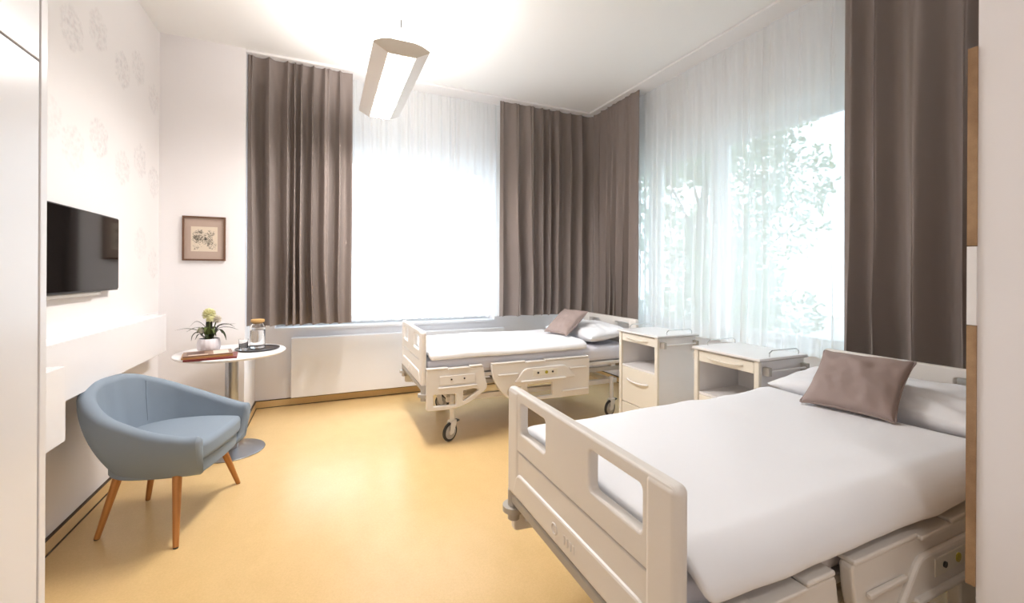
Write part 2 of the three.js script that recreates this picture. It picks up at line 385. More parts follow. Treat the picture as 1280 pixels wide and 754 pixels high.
// ---------------------------------------------------------------- round table and what stands on it
const TX = -0.635, TZ = -3.80, TY = 0.75;
{
  const t = thing('round_table', 'round white pedestal table beside the blue armchair', 'table', [TX, 0, TZ]);
  part('table_top', lathe([[0, TY - 0.022], [0.34, TY - 0.022], [0.355, TY - 0.016], [0.36, TY - 0.008], [0.357, TY - 0.001], [0.35, TY], [0, TY]], 72), M.white, t);
  part('column', lathe([[0, 0.02], [0.043, 0.02], [0.043, TY - 0.03], [0.085, TY - 0.03], [0.085, TY - 0.022], [0, TY - 0.022]], 40), M.brushed, t, 'brushed steel column');
  part('base', lathe([[0, 0], [0.218, 0], [0.222, 0.004], [0.22, 0.009], [0.12, 0.018], [0.05, 0.026], [0, 0.026]], 64), M.brushed, t, 'round brushed steel foot');
}
// tray, carafe, glasses
const TRX = -0.47, TRZ = -3.83;
{
  const t = thing('serving_tray', 'round dark grey tray under the carafe', 'tray', [TRX, TY, TRZ]);
  part('plate', lathe([[0, 0], [0.135, 0], [0.15, 0.006], [0.152, 0.012], [0.148, 0.012], [0.134, 0.004], [0, 0.004]], 56), M.tray, t);
}
{
  const c = thing('carafe', 'clear glass carafe with a wooden stopper on the tray', 'carafe', [TRX - 0.005, TY + 0.0045, TRZ - 0.03]);
  part('vessel', lathe([[0, 0], [0.05, 0], [0.054, 0.005], [0.054, 0.165], [0.05, 0.18], [0.041, 0.186], [0.041, 0.2], [0.0385, 0.2], [0.0385, 0.185], [0.047, 0.177], [0.051, 0.163], [0.051, 0.008], [0.047, 0.006], [0, 0.006]], 48), M.glassSolid, c, 'clear glass vessel');
  part('water', lathe([[0, 0.0065], [0.0465, 0.0065], [0.0505, 0.0085], [0.0505, 0.14], [0, 0.14]], 48), new THREE.MeshPhysicalMaterial({ color: '#ffffff', roughness: 0, transmission: 1, thickness: 0.1, ior: 1.33 }), c, 'clear water');
  part('stopper', lathe([[0, 0.19], [0.037, 0.19], [0.037, 0.202], [0.046, 0.202], [0.047, 0.206], [0.047, 0.22], [0.044, 0.224], [0, 0.224]], 40), M.cork, c, 'light wooden stopper');
}
for (const [dx, dz, label] of [[-0.09, 0.035, 'small clear drinking glass beside the carafe, on the dark tray']]) {
  const g = thing('drinking_glass', label, 'glass', [TRX + dx, TY + 0.0045, TRZ + dz]);
  part('vessel', lathe([[0, 0], [0.026, 0], [0.029, 0.004], [0.033, 0.085], [0.031, 0.085], [0.0275, 0.008], [0, 0.006]], 36), M.glassSolid, g);
}
// magazines
{
  const paper = mat('#e9e2d6', 0.8);
  const mags = [
    { w: 0.30, d: 0.215, h: 0.012, a: 0.12, x: -0.715, z: -3.575, y: 0, cov: '#7c2f2c', label: 'dark red magazine at the bottom of the stack' },
    { w: 0.29, d: 0.21, h: 0.010, a: 0.20, x: -0.745, z: -3.60, y: 0.012, cov: '#b98d58', label: 'tan magazine in the middle of the stack' },
    { w: 0.28, d: 0.20, h: 0.008, a: 0.22, x: -0.745, z: -3.61, y: 0.022, cov: '#8c6a52', label: 'brown magazine with a pale strip on top of the stack' },
  ];
  for (const m of mags) {
    const g = thing('magazine', m.label, 'magazine', [m.x, TY + m.y + 0.0002, m.z], m.a, 'magazines on the round table');
    part('pages', bx(-m.w / 2 + 0.003, m.w / 2 - 0.002, 0.001, m.h - 0.001, -m.d / 2 + 0.002, m.d / 2 - 0.003), paper, g, 'cream page block');
    const c = mat(m.cov, 0.35);
    part('cover', [bx(-m.w / 2, m.w / 2, m.h - 0.001, m.h, -m.d / 2, m.d / 2), bx(-m.w / 2, m.w / 2, 0, 0.001, -m.d / 2, m.d / 2), bx(-m.w / 2, m.w / 2, 0, m.h, m.d / 2 - 0.002, m.d / 2)], c, g);
    if (m.y > 0.02) {
      part('cover_print', [bx(0.03, 0.12, m.h, m.h + 0.0003, -0.08, 0.08), bx(-0.11, 0.0, m.h, m.h + 0.0003, 0.05, 0.075)], mat('#e6d3c4', 0.5), g, 'pale printed areas');
      part('cover_print', [bx(-0.12, -0.02, m.h, m.h + 0.0003, -0.07, 0.03)], mat('#5c3c2e', 0.4), g, 'dark printed area');
    }
  }
}
// plant in a white pot
{
  const p = thing('potted_plant', 'flowering plant with pale yellow blooms in a white pot', 'plant', [-0.775, TY, -3.78]);
  reseed(101);
  const ribs = lathe([[0, 0], [0.045, 0], [0.058, 0.006], [0.072, 0.04], [0.074, 0.07], [0.066, 0.102], [0.062, 0.108], [0.056, 0.108], [0.06, 0.1], [0.064, 0.07], [0.05, 0.02], [0, 0.02]], 60);
  const rp = ribs.attributes.position; for (let i = 0; i < rp.count; i++) { const a = Math.atan2(rp.getZ(i), rp.getX(i)), k = 1 + 0.02 * Math.cos(a * 15); rp.setX(i, rp.getX(i) * k); rp.setZ(i, rp.getZ(i) * k); }
  part('pot', smooth(ribs), M.pot, p, 'white ribbed ceramic pot');
  part('soil', lathe([[0, 0.09], [0.058, 0.09], [0.058, 0.094], [0, 0.097]], 24), mat('#4a3a2c', 0.95), p);
  const blade = (pts, w) => {                                   // a bent tapering leaf with a fold along its middle
    const c = new THREE.CatmullRomCurve3(pts.map((q) => V(...q))), n = 12, pos = [], idx = [];
    for (let i = 0; i <= n; i++) {
      const t = i / n, o = c.getPoint(t), d = c.getTangent(t), side = V(-d.z, 0, d.x); if (side.length() < 0.05) side.set(1, 0, 0.3); side.normalize();
      const ww = w * Math.sin(Math.PI * Math.min(0.97, 0.12 + 0.88 * t)) ** 0.8, up = side.clone().cross(d).normalize();
      for (const [s, u] of [[-1, 0.25], [0, 0], [1, 0.25]]) { const q = o.clone().addScaledVector(side, s * ww).addScaledVector(up, Math.abs(s) * u * ww); pos.push(q.x, q.y, q.z); }
      if (i < n) { const b = i * 3; idx.push(b, b + 3, b + 1, b + 1, b + 3, b + 4, b + 1, b + 4, b + 2, b + 2, b + 4, b + 5); }
    }
    const g = new THREE.BufferGeometry(); g.setAttribute('position', new THREE.Float32BufferAttribute(pos, 3)); g.setAttribute('uv', new THREE.Float32BufferAttribute(new Float32Array(pos.length / 3 * 2), 2)); g.setIndex(idx); g.computeVertexNormals(); return g;
  };
  const long = [
    [[0.01, 0.1, 0], [-0.05, 0.16, 0.01], [-0.13, 0.187, 0.02], [-0.2, 0.178, 0.02]], [[0, 0.1, 0], [-0.03, 0.2, 0], [-0.075, 0.235, 0.01], [-0.115, 0.2, 0.015]],
    [[0.01, 0.1, 0], [0.05, 0.19, 0], [0.12, 0.205, 0], [0.17, 0.21, 0.01]], [[0.01, 0.1, 0.01], [0.06, 0.18, 0.02], [0.13, 0.185, 0.02], [0.19, 0.165, 0.03]],
    [[0.02, 0.1, 0.02], [0.07, 0.17, 0.03], [0.1, 0.14, 0.04], [0.115, 0.095, 0.045]], [[-0.02, 0.1, 0.02], [-0.06, 0.16, 0.04], [-0.085, 0.14, 0.05], [-0.095, 0.1, 0.055]],
    [[0, 0.1, -0.02], [-0.04, 0.17, -0.05], [-0.1, 0.18, -0.08], [-0.16, 0.15, -0.1]], [[0.01, 0.1, -0.02], [0.05, 0.19, -0.05], [0.1, 0.2, -0.09], [0.14, 0.17, -0.12]],
  ];
  for (const [i, l] of long.entries()) part('leaf', blade(l, i < 4 ? 0.013 : 0.015), i % 2 ? M.leafDark : M.leaf, p);
  for (let i = 0; i < 16; i++) {
    const a = rnd() * 6.283, r = 0.03 + rnd() * 0.05, h = 0.12 + rnd() * 0.06;
    part('leaf', blade([[Math.cos(a) * 0.015, 0.095, Math.sin(a) * 0.015], [Math.cos(a) * r * 0.6, h, Math.sin(a) * r * 0.6], [Math.cos(a) * r, h + 0.015, Math.sin(a) * r], [Math.cos(a) * r * 1.35, h - 0.02, Math.sin(a) * r * 1.35]], 0.014), i % 3 ? M.leaf : M.stem, p);
  }
  const flower = (x, y, z, R, m, stemTop) => {
    const s = part('stem', tube([V(x * 0.3, 0.095, z * 0.3), V(x * 0.6, 0.17, z * 0.6), V(x, y, z)], 0.0045, 14, false, 6), M.stem, p);
    const list = [];
    for (let i = 0; i < 46; i++) {
      const k = i / 46, inc = Math.acos(1 - 1.75 * k), az = i * 2.39996, dir = V(Math.sin(inc) * Math.cos(az), Math.cos(inc), Math.sin(inc) * Math.sin(az));
      const g = new THREE.SphereGeometry(1, 6, 4).scale(R * 0.3, R * 0.09, R * 0.42).translate(0, 0, R * 0.3);
      g.applyQuaternion(new THREE.Quaternion().setFromUnitVectors(V(0, 0, 1), dir)); g.translate(x + dir.x * R * 0.35, y + dir.y * R * 0.35, z + dir.z * R * 0.35); list.push(g);
    }
    part('bloom', list, m, p);
  };
  flower(0.0, 0.285, 0.0, 0.045, M.petal); flower(0.045, 0.245, -0.01, 0.034, M.petalPale); flower(-0.045, 0.17, 0.03, 0.024, M.petalPale); flower(0.01, 0.25, 0.03, 0.025, M.petal);
  for (let i = 0; i < 5; i++) part('stem', tube([V(0.006 * i - 0.012, 0.095, 0), V(0.008 * i - 0.016, 0.17, 0.006), V(0.007 * i - 0.012, 0.25, 0.004)], 0.0055, 10, false, 6), i % 2 ? M.leaf : M.leafDark, p);
}
// ---------------------------------------------------------------- armchair
{
  const c = thing('armchair', 'blue grey tub armchair on four tapered wooden legs', 'armchair', [-0.785, 0, -2.935], -0.25);
  const plan = new THREE.CatmullRomCurve3([[0.29, 0.31], [0.20, 0.335], [0.04, 0.355], [-0.14, 0.33], [-0.275, 0.235], [-0.335, 0.1], [-0.345, 0], [-0.335, -0.1], [-0.275, -0.235], [-0.14, -0.33], [0.04, -0.355], [0.20, -0.335], [0.29, -0.31]].map(([x, z]) => V(x, 0, z)), false, 'catmullrom', 0.5);
  const ns = 96, pos = [], idx = [];
  const rimY = (s) => { const e = Math.abs(s * 2 - 1); const k = THREE.MathUtils.smoothstep(1 - e, 0.02, 0.86); return 0.525 + 0.245 * k ** 1.15; };
  const yb = 0.30;
  const section = (s) => {
    const y1 = rimY(s), e = Math.abs(s * 2 - 1), out = [], back = 1 - e, th = 0.062 + 0.012 * back;
    for (let i = 0; i <= 12; i++) { const v = 1 - i / 12; out.push([(0.11 + 0.05 * back) * v ** 1.9 + 0.0, yb + (y1 - 0.03 - yb) * (1 - v)]); }
    for (let i = 1; i <= 8; i++) { const a = Math.PI * i / 9; out.push([th / 2 - Math.cos(a) * th / 2, y1 - 0.03 + Math.sin(a) * 0.03]); }
    for (let i = 0; i <= 8; i++) { const v = i / 8; out.push([th + 0.045 * v ** 1.2, y1 - 0.03 - (y1 - 0.03 - 0.34) * v]); }
    out.push([(0.11 + 0.05 * back) + 0.05, yb]);
    return out;
  };
  const M0 = section(0).length;
  const put = (s, shrink, push) => {
    const o = plan.getPoint(s), d = plan.getTangent(s), n = V(d.z, 0, -d.x).normalize();
    const inward = n.dot(V(-o.x - 0.02, 0, -o.z)) > 0 ? n : n.negate();
    if (Math.abs(s - 0.5) < 0.49 && 0) inward.y = 0;
    const sec = section(s); let mx = 0, my = 0; for (const [a, b] of sec) { mx += a / sec.length; my += b / sec.length; }
    for (const [a, b] of sec) { const A = mx + (a - mx) * shrink, B = my + (b - my) * (1 - (1 - shrink) * 0.35); pos.push(o.x + inward.x * A + d.x * push, B, o.z + inward.z * A + d.z * push); }
  };
  const rows = [];
  const R = 0.022;
  for (const k of [0, 0.35, 0.7, 0.92]) rows.push([0, 0.25 + 0.75 * Math.sqrt(k), -R * (1 - k)]);
  for (let i = 0; i <= ns; i++) rows.push([i / ns, 1, 0]);
  for (const k of [0.92, 0.7, 0.35, 0]) rows.push([1, 0.25 + 0.75 * Math.sqrt(k), R * (1 - k)]);
  rows.forEach((r) => put(...r));
  const nr = rows.length;
  for (let j = 0; j < nr - 1; j++) for (let i = 0; i < M0; i++) { const i2 = (i + 1) % M0, p = j * M0 + i, q = j * M0 + i2; idx.push(p, p + M0, q, q, p + M0, q + M0); }
  for (const j of [0, nr - 1]) { const b = j * M0; const cx = pos.length / 3; let s = [0, 0, 0]; for (let i = 0; i < M0; i++) for (let k = 0; k < 3; k++) s[k] += pos[(b + i) * 3 + k] / M0; pos.push(...s); for (let i = 0; i < M0; i++) { const a = b + i, d = b + (i + 1) % M0; if (j === 0) idx.push(cx, a, d); else idx.push(cx, d, a); } }
  const g = new THREE.BufferGeometry(); g.setAttribute('position', new THREE.Float32BufferAttribute(pos, 3)); g.setIndex(idx);
  const uv = new Float32Array(pos.length / 3 * 2); for (let i = 0; i < pos.length / 3; i++) { uv[2 * i] = (pos[3 * i] + pos[3 * i + 2]) * 1.5; uv[2 * i + 1] = pos[3 * i + 1] * 1.5; }
  g.setAttribute('uv', new THREE.BufferAttribute(uv, 2)); g.computeVertexNormals();
  part('shell', g, M.chairFabric, c, 'upholstered tub back and arms');
  // seat pan and cushion follow the inside of the shell
  const outline = (inset, front, bulge) => {
    const pts = [];
    for (let i = 0; i <= 48; i++) { const s = i / 48, o = plan.getPoint(s), d = plan.getTangent(s), n = V(d.z, 0, -d.x).normalize(); if (n.dot(V(-o.x - 0.02, 0, -o.z)) < 0) n.negate(); pts.push([o.x + n.x * inset, o.z + n.z * inset]); }
    const a = pts[0], b = pts[48];
    for (let i = 1; i < 12; i++) { const t = i / 12; pts.push([b[0] + (a[0] - b[0]) * t + front * Math.sin(Math.PI * t) ** bulge, b[1] + (a[1] - b[1]) * t]); }
    return pts;
  };
  const slab = (pts, y0, y1, bevel, seg) => smooth(extrude(polyShape(pts.map(([x, z]) => [x, -z])), y1 - y0, bevel, seg, 4).rotateX(-Math.PI / 2).translate(0, y0, 0));
  part('seat_pan', slab(outline(0.115, 0.015, 0.6), 0.30, 0.375, 0.012, 3), M.chairFabric, c);
  const cu = slab(outline(0.085, 0.025, 0.5), 0.37, 0.462, 0.03, 5), cp = cu.attributes.position;
  for (let i = 0; i < cp.count; i++) { const x = cp.getX(i), y = cp.getY(i); if (y > 0.41) cp.setY(i, y + 0.02 * (x + 0.1)); }
  part('seat_cushion', cu, M.chairFabric, c);
  const seamAt = 0.66, so = plan.getPoint(seamAt), sd0 = plan.getTangent(seamAt), sn = V(sd0.z, 0, -sd0.x).normalize(); if (sn.dot(V(-so.x - 0.02, 0, -so.z)) < 0) sn.negate();
  const seamPts = section(seamAt).slice(21, 30).filter(([, y]) => y > 0.44).map(([a, y]) => V(so.x + sn.x * a, y, so.z + sn.z * a));
  part('seam', tube(seamPts, 0.0022, 24, false, 6), M.chairFabric, c, 'stitched vertical seam');
  for (const [x0, z0, x1, z1] of [[0.16, 0.215, 0.215, 0.325], [0.16, -0.215, 0.215, -0.325], [-0.15, 0.14, -0.215, 0.19], [-0.15, -0.14, -0.215, -0.19]]) {
    const l = rod(V(x1, 0.004, z1), V(x0, 0.305, z0), 0.0125, 0.021, 18);
    const leg = part('leg', l, M.legWood, c, 'tapered oak leg');
    part('foot_glide', rod(V(x1, 0, z1), V(x1, 0.005, z1), 0.011, 0.012, 14), M.dark, leg);
  }
}
// ---------------------------------------------------------------- hospital beds
const BL = 2.10;
function endBoard(parent, name, x, dir, y1, wy0, wy1) {
  // a moulded plastic board in the z-y plane; dir -1 faces the foot side
  const y0 = 0.47, ys = 0.655, hw = 0.455;
  const up = roundedPath([[-hw, ys + 0.004, 0.004], [hw, ys + 0.004, 0.004], [hw, y1, 0.022], [-hw, y1, 0.022]]);
  for (const s of [-1, 1]) up.holes.push(roundedPath(rectPts(s > 0 ? 0.125 : -0.34, s > 0 ? 0.345 : -0.14, wy0, wy1, 0.016), THREE.Path));
  const t = 0.036, px = dir < 0 ? x : x - t;
  const b = part(name, exX(up, t, 0.008, 3).translate(px, 0, 0), M.plastic, parent);
  part('lower_panel', exX(roundedPath([[-hw, y0, 0.03], [hw, y0, 0.03], [hw, ys, 0.004], [-hw, ys, 0.004]]), t - 0.004, 0.006, 3).translate(px + 0.002, 0, 0), M.plastic, b);
  const out = dir < 0 ? px - 0.006 : px + t - 0.012;
  part('raised_field', exX(roundedPath([[-0.40, y0 + 0.01, 0.02], [0.40, y0 + 0.01, 0.02], [0.36, 0.575, 0.03], [-0.36, 0.575, 0.03]]), 0.018, 0.008, 2).translate(out, 0, 0), M.plastic, b);
  for (const s of [-1, 1]) {
    part('corner_post', bx(px - 0.003, px + t + 0.003, y0 - 0.005, y1 + 0.001, s > 0 ? hw - 0.10 : -hw - 0.004, s > 0 ? hw + 0.004 : -hw + 0.10, 0.0195, 5), M.plastic, b);
  }
  if (dir < 0) {
    const e = px - 0.0065;
part('emblem', new THREE.TorusGeometry(0.016, 0.0035, 6, 20).rotateY(Math.PI / 2).translate(e, 0.525, -0.06), M.plastic, b, 'small embossed ring');
    for (let i = 0; i < 4; i++) part('emblem_bar', bx(e - 0.002, e + 0.002, 0.512, 0.538, i * 0.018, 0.006 + i * 0.018), M.plastic, b);
  }
  return b;
}
function castor(parent, x, z, turn) {
  const c = new THREE.Group(); c.name = 'castor'; c.position.set(x, 0, z); c.rotation.y = turn; parent.add(c);
  part('wheel', cyl(0.055, 0.055, 0.026, 28).rotateX(Math.PI / 2).translate(-0.025, 0.075, 0), M.greyPlastic, c);
  part('tyre', new THREE.TorusGeometry(0.063, 0.0125, 10, 32).translate(-0.025, 0.075, 0), M.dark, c, 'dark rubber tyre');
  part('hub', cyl(0.022, 0.022, 0.034, 20).rotateX(Math.PI / 2).translate(-0.025, 0.075, 0), M.plastic, c);
  part('fork', [0.019, -0.019 - 0.007].map((z0) => extrude(roundedPath([[-0.045, 0.06, 0.012], [-0.005, 0.06, 0.012], [0.032, 0.155, 0.02], [-0.03, 0.165, 0.025]]), 0.007, 0.001, 1).translate(0, 0, z0)).concat([bx(-0.025, 0.03, 0.14, 0.166, -0.026, 0.026, 0.008)]), M.plastic, c);
  part('stem', cyl(0.019, 0.019, 0.21, 20).translate(0, 0.265, 0), M.plastic, c);
  part('brake_pedal', bx(0.01, 0.085, 0.135, 0.147, -0.02, 0.02, 0.005).rotateZ(0.12), M.rubber, c);
}
function sideRail(parent, side) {
  const z = side * 0.475, T = 0.034;
  const place = (g) => (side > 0 ? g.translate(0, 0, z - T / 2) : g.translate(0, 0, z - T / 2));
  // foot-end half
  const a = roundedPath([[0.03, 0.285, 0.02], [0.20, 0.275, 0.08], [0.36, 0.30, 0.1], [0.535, 0.415, 0.04], [0.51, 0.50, 0.05], [0.495, 0.595, 0.02], [0.03, 0.60, 0.02]]);
  a.holes.push(roundedPath([[0.085, 0.315, 0.008], [0.265, 0.31, 0.008], [0.265, 0.395, 0.008], [0.085, 0.405, 0.008]], THREE.Path));
  a.holes.push(roundedPath([[0.325, 0.33, 0.015], [0.46, 0.41, 0.03], [0.42, 0.425, 0.02], [0.325, 0.415, 0.008]], THREE.Path));
  const ra = part('side_rail', place(extrude(a, T, 0.008, 3)), M.plastic, parent);
  const fz = z + side * T / 2, face = (x0, x1, y0, y1, t, r) => bx(x0, x1, y0, y1, Math.min(fz, fz + side * t), Math.max(fz, fz + side * t), r);
  part('control_plate', face(0.13, 0.42, 0.475, 0.545, 0.008, 0.004), M.plastic, ra);
  part('rib', face(0.12, 0.44, 0.445, 0.46, 0.016, 0.006), M.plastic, ra);
  for (const x of [0.225, 0.33]) part('bolt', cyl(0.007, 0.007, 0.006, 14).rotateX(Math.PI / 2).translate(x, 0.515, fz + side * 0.009), M.dark, ra);
  part('top_cap', bx(0.03, 0.2, 0.597, 0.611, z - 0.022, z + 0.022, 0.006), M.plastic, ra);
  part('release_lever', bx(0.205, 0.37, 0.592, 0.603, z - 0.026, z + 0.026, 0.004), M.plastic, ra);
  part('top_cap', bx(0.375, 0.485, 0.597, 0.611, z - 0.022, z + 0.022, 0.006), M.plastic, ra);
  // head-end half
  const b = roundedPath([[0.80, 0.268, 0.06], [1.51, 0.26, 0.015], [1.51, 0.59, 0.015], [0.56, 0.60, 0.02], [0.575, 0.48, 0.06], [0.67, 0.33, 0.08]]);
  b.holes.push(roundedPath([[0.70, 0.345, 0.02], [0.80, 0.30, 0.02], [0.83, 0.30, 0.01], [0.83, 0.40, 0.01], [0.72, 0.40, 0.03]], THREE.Path));
  b.holes.push(roundedPath(rectPts(0.89, 1.13, 0.295, 0.405, 0.01), THREE.Path));
  const rb = part('side_rail', place(extrude(b, T, 0.008, 3)), M.plastic, parent);
  const zz = side > 0 ? fz - 0.002 : fz + 0.002;
  const pl = extrude(roundedPath([[0.76, 0.435, 0.02], [1.36, 0.435, 0.02], [1.25, 0.55, 0.03], [0.86, 0.55, 0.03]]), 0.018, 0.008, 2).translate(0, 0, side > 0 ? zz : zz - 0.018);
  part('control_plate', pl, M.plastic, rb);
  part('rib', face(0.82, 1.25, 0.43, 0.448, 0.03, 0.008), M.plastic, rb);
  part('rib', face(1.22, 1.49, 0.31, 0.325, 0.014, 0.005), M.plastic, rb);
  part('rib', face(0.62, 0.80, 0.50, 0.515, 0.014, 0.005), M.plastic, rb);
  part('rib', face(1.30, 1.47, 0.505, 0.52, 0.014, 0.005), M.plastic, rb);
  part('key_plate', face(0.93, 1.17, 0.475, 0.53, 0.0185, 0.003), M.beige, rb);
  part('bolt', cyl(0.009, 0.009, 0.006, 14).rotateX(Math.PI / 2).translate(0.98, 0.503, fz + side * 0.02), M.dark, rb);
  part('emblem', cyl(0.014, 0.014, 0.004, 18).rotateX(Math.PI / 2).translate(1.06, 0.503, fz + side * 0.019), mat('#b9a92f', 0.4), rb, 'round yellow symbol');
  part('bolt', cyl(0.009, 0.009, 0.006, 14).rotateX(Math.PI / 2).translate(1.12, 0.503, fz + side * 0.02), M.dark, rb);
  part('top_cap', bx(0.565, 0.87, 0.597, 0.611, z - 0.022, z + 0.022, 0.006), M.plastic, rb);
  part('release_lever', bx(0.875, 1.05, 0.59, 0.602, z - 0.028, z + 0.028, 0.004), M.plastic, rb);
  part('top_cap', bx(1.055, 1.50, 0.595, 0.609, z - 0.022, z + 0.022, 0.006), M.plastic, rb);
}
function makeBed(label, pos) {
  const b = thing('hospital_bed', label, 'bed', pos);
  endBoard(b, 'footboard', 0, -1, 0.89, 0.735, 0.85); endBoard(b, 'headboard', BL, 1, 0.907, 0.79, 0.862);
  sideRail(b, 1); sideRail(b, -1);
  part('platform', [bx(0.045, BL - 0.045, 0.50, 0.53, -0.435, 0.435, 0.006), ...[0.3, 0.8, 1.3, 1.8].map((x) => bx(x, x + 0.05, 0.475, 0.50, -0.42, 0.42))], M.plastic, b);
  part('side_beam', bx(0.05, BL - 0.05, 0.435, 0.475, 0.385, 0.425, 0.006), M.greyPlastic, b);
  part('side_beam', bx(0.05, BL - 0.05, 0.435, 0.475, -0.425, -0.385, 0.006), M.greyPlastic, b);
  for (const x of [0.09, BL - 0.13]) part('cross_beam', bx(x, x + 0.04, 0.435, 0.475, -0.385, 0.385, 0.006), M.greyPlastic, b);
  part('foot_beam', bx(0.004, 0.03, 0.425, 0.463, -0.44, 0.44, 0.008), M.greyPlastic, b);
  // lower chassis
  for (const s of [-1, 1]) part('chassis_beam', bx(0.22, 1.90, 0.30, 0.345, s * 0.36 - 0.02, s * 0.36 + 0.02, 0.006), M.plastic, b);
  for (const x of [0.26, 1.82]) part('chassis_beam', bx(x - 0.025, x + 0.025, 0.31, 0.35, -0.36, 0.36, 0.006), M.plastic, b);
  for (const x of [0.55, 1.55]) part('lifting_column', [bx(x - 0.07, x + 0.07, 0.24, 0.4, -0.075, 0.075, 0.01), bx(x - 0.055, x + 0.055, 0.4, 0.48, -0.06, 0.06, 0.01)], M.greyPlastic, b);
  part('motor_box', bx(0.75, 1.05, 0.36, 0.45, -0.12, 0.12, 0.02), M.rubber, b);
  for (const [x, z, t] of [[0.26, 0.40, 0.5], [0.36, -0.40, 2.4], [1.82, 0.40, 0.3], [1.82, -0.40, 2.9]]) castor(b, x, z, t);
  // wall bumpers below the four corners
  for (const [x, s] of [[0.02, 1], [0.02, -1], [BL - 0.02, 1], [BL - 0.02, -1]]) {
    const bu = part('bumper', cyl(0.045, 0.045, 0.022, 32).translate(x, 0.40, s * 0.44), M.greyPlastic, b);
    part('bumper_post', cyl(0.024, 0.024, 0.12, 20).translate(x, 0.415, s * 0.44), M.greyPlastic, bu);
  }
  return b;
}
const bedX = 0.69, bedNearZ = -1.15, bedFarZ = -3.755;
makeBed('off white hospital bed standing against the wooden wall panel', [bedX, 0, bedNearZ]);
makeBed('off white hospital bed standing along the radiator wall', [bedX, 0, bedFarZ]);

const MY0 = 0.531, MY1 = 0.668;
function bedding(z, which, sd, W, droop) {
  single('mattress', softBox(BL - 0.1, MY1 - MY0, 0.87, 0.04, 40, 8, 24).translate(bedX + BL / 2, (MY0 + MY1) / 2, z), M.mattress, `pale grey mattress on the hospital bed ${which}`, 'mattress');
  // duvet laid flat, hanging a little over the mattress edges
  const L = 1.445, T = 0.055;
  const duvet = softBox(L, T, W, 0.026, 90, 6, 60, (v) => {
    const e = Math.max(0, Math.abs(v.z) - 0.40), top = v.y > 0 ? 1 : 0.2;
    v.y += droop * (-2.4 * e * e - 0.35 * e) + top * (0.010 * N(v.x * 2.1, v.z * 2.3, sd) + 0.006 * N(v.x * 5, v.z * 4.2, sd + 3)) + 0.004 * N(v.x * 9, v.z * 1.5, sd + 7) * (e > 0 ? 1 : 0.2);
    v.z += Math.sign(v.z) * 0.012 * N(v.x * 4, sd, 2) * (e > 0.02 ? 1 : 0);
    const up = Math.max(0, v.x - (L / 2 - 0.28)) / 0.28; v.y += 0.012 * up * up * top;
  });
  single('duvet', duvet.translate(bedX + 0.06 + L / 2, MY1 + T / 2 + 0.012, z), M.linen, `smooth white duvet spread over the bed ${which}`, 'duvet');
  const pillow = softPillow(0.48, 0.92, 0.17, sd, 0.016);
  pillow.rotateZ(0.1);
  single('pillow', pillow.translate(bedX + 1.79, MY1 + 0.103, z), M.linen, `large white pillow at the head of the bed ${which}`, 'pillow');
}
// a stuffed pillow: two bulging sheets that meet in pointed corners
function softPillow(lx, lz, th, sd, wr = 0.012) {
  const n = 44, pos = [], idx = [], f = (a) => Math.sign(a) * Math.abs(a) ** 0.9;
  for (const s of [1, -1]) for (let j = 0; j <= n; j++) for (let i = 0; i <= n; i++) {
    const u = i / n * 2 - 1, v = j / n * 2 - 1, e = Math.max(0, (1 - u * u) * (1 - v * v)) ** 0.42;
    const pin = 1 - 0.075 * (1 - v * v) * Math.abs(u) ** 3, pin2 = 1 - 0.075 * (1 - u * u) * Math.abs(v) ** 3;
    const y = s * th / 2 * e * (1 + 0.25 * N(u * 1.6, v * 1.6, sd)) + wr * N(u * 3.5, v * 3.5, sd + 4) * e + wr * 0.6 * N(Math.atan2(v, u) * 3.5, Math.hypot(u, v) * 1.5, sd) * (1 - e) * e * 3;
    pos.push(u * lx / 2 * pin, y, v * lz / 2 * pin2);
  }
  const q = (n + 1) * (n + 1);
  for (let k = 0; k < 2; k++) for (let j = 0; j < n; j++) for (let i = 0; i < n; i++) {
    const a = k * q + j * (n + 1) + i, b = a + 1, c = a + n + 1, d = c + 1;
    if (k === 0) idx.push(a, c, b, b, c, d); else idx.push(a, b, c, b, d, c);
  }
  const g = new THREE.BufferGeometry(); g.setAttribute('position', new THREE.Float32BufferAttribute(pos, 3)); g.setIndex(idx);
  const uv = new Float32Array(pos.length / 3 * 2); for (let i = 0; i < pos.length / 3; i++) { uv[2 * i] = pos[3 * i] * 1.5; uv[2 * i + 1] = pos[3 * i + 2] * 1.5; }
  const h = mergeVertices(g, 1e-6); h.computeVertexNormals();
  h.setAttribute('uv', new THREE.BufferAttribute(new Float32Array(h.attributes.position.count * 2).map((_, i) => h.attributes.position.getComponent(i >> 1, i % 2 ? 2 : 0) * 1.5), 2));
  return h;
}
bedding(bedNearZ, 'by the wooden panel', 3, 0.985, 1);
bedding(bedFarZ, 'by the radiator', 8, 0.95, 0.55);
function cushion(label, x, y, z, tilt, turn, sd) {
  const c = thing('throw_cushion', label, 'cushion', [x, y, z], turn);
  const g = softPillow(0.345, 0.345, 0.11, sd, 0.008).rotateZ(tilt);
  part('cover', g, M.cushion, c);
  const e = []; const m = new THREE.Matrix4().makeRotationZ(tilt);
  for (let k = 0; k < 4; k++) for (let i = 0; i < 10; i++) { const t = i / 10 * 2 - 1, w = 0.1725 * (1 - 0.075 * (1 - t * t)); const [a, b] = [[t * 0.1725, -w], [w, t * 0.1725], [-t * 0.1725, w], [-w, -t * 0.1725]][k]; e.push(V(a, 0, b).applyMatrix4(m)); }
  part('piping', tube(e, 0.0035, 160, true, 6), M.cushion, c, 'stitched edge');
}
cushion('taupe throw cushion leaning on the pillow of the bed by the wooden panel', 2.226, 0.858, -1.16, 0.67, 0.18, 4);
cushion('taupe throw cushion leaning on the pillow of the bed by the radiator', 2.21, 0.868, -3.70, 0.67, 0.18, 9);

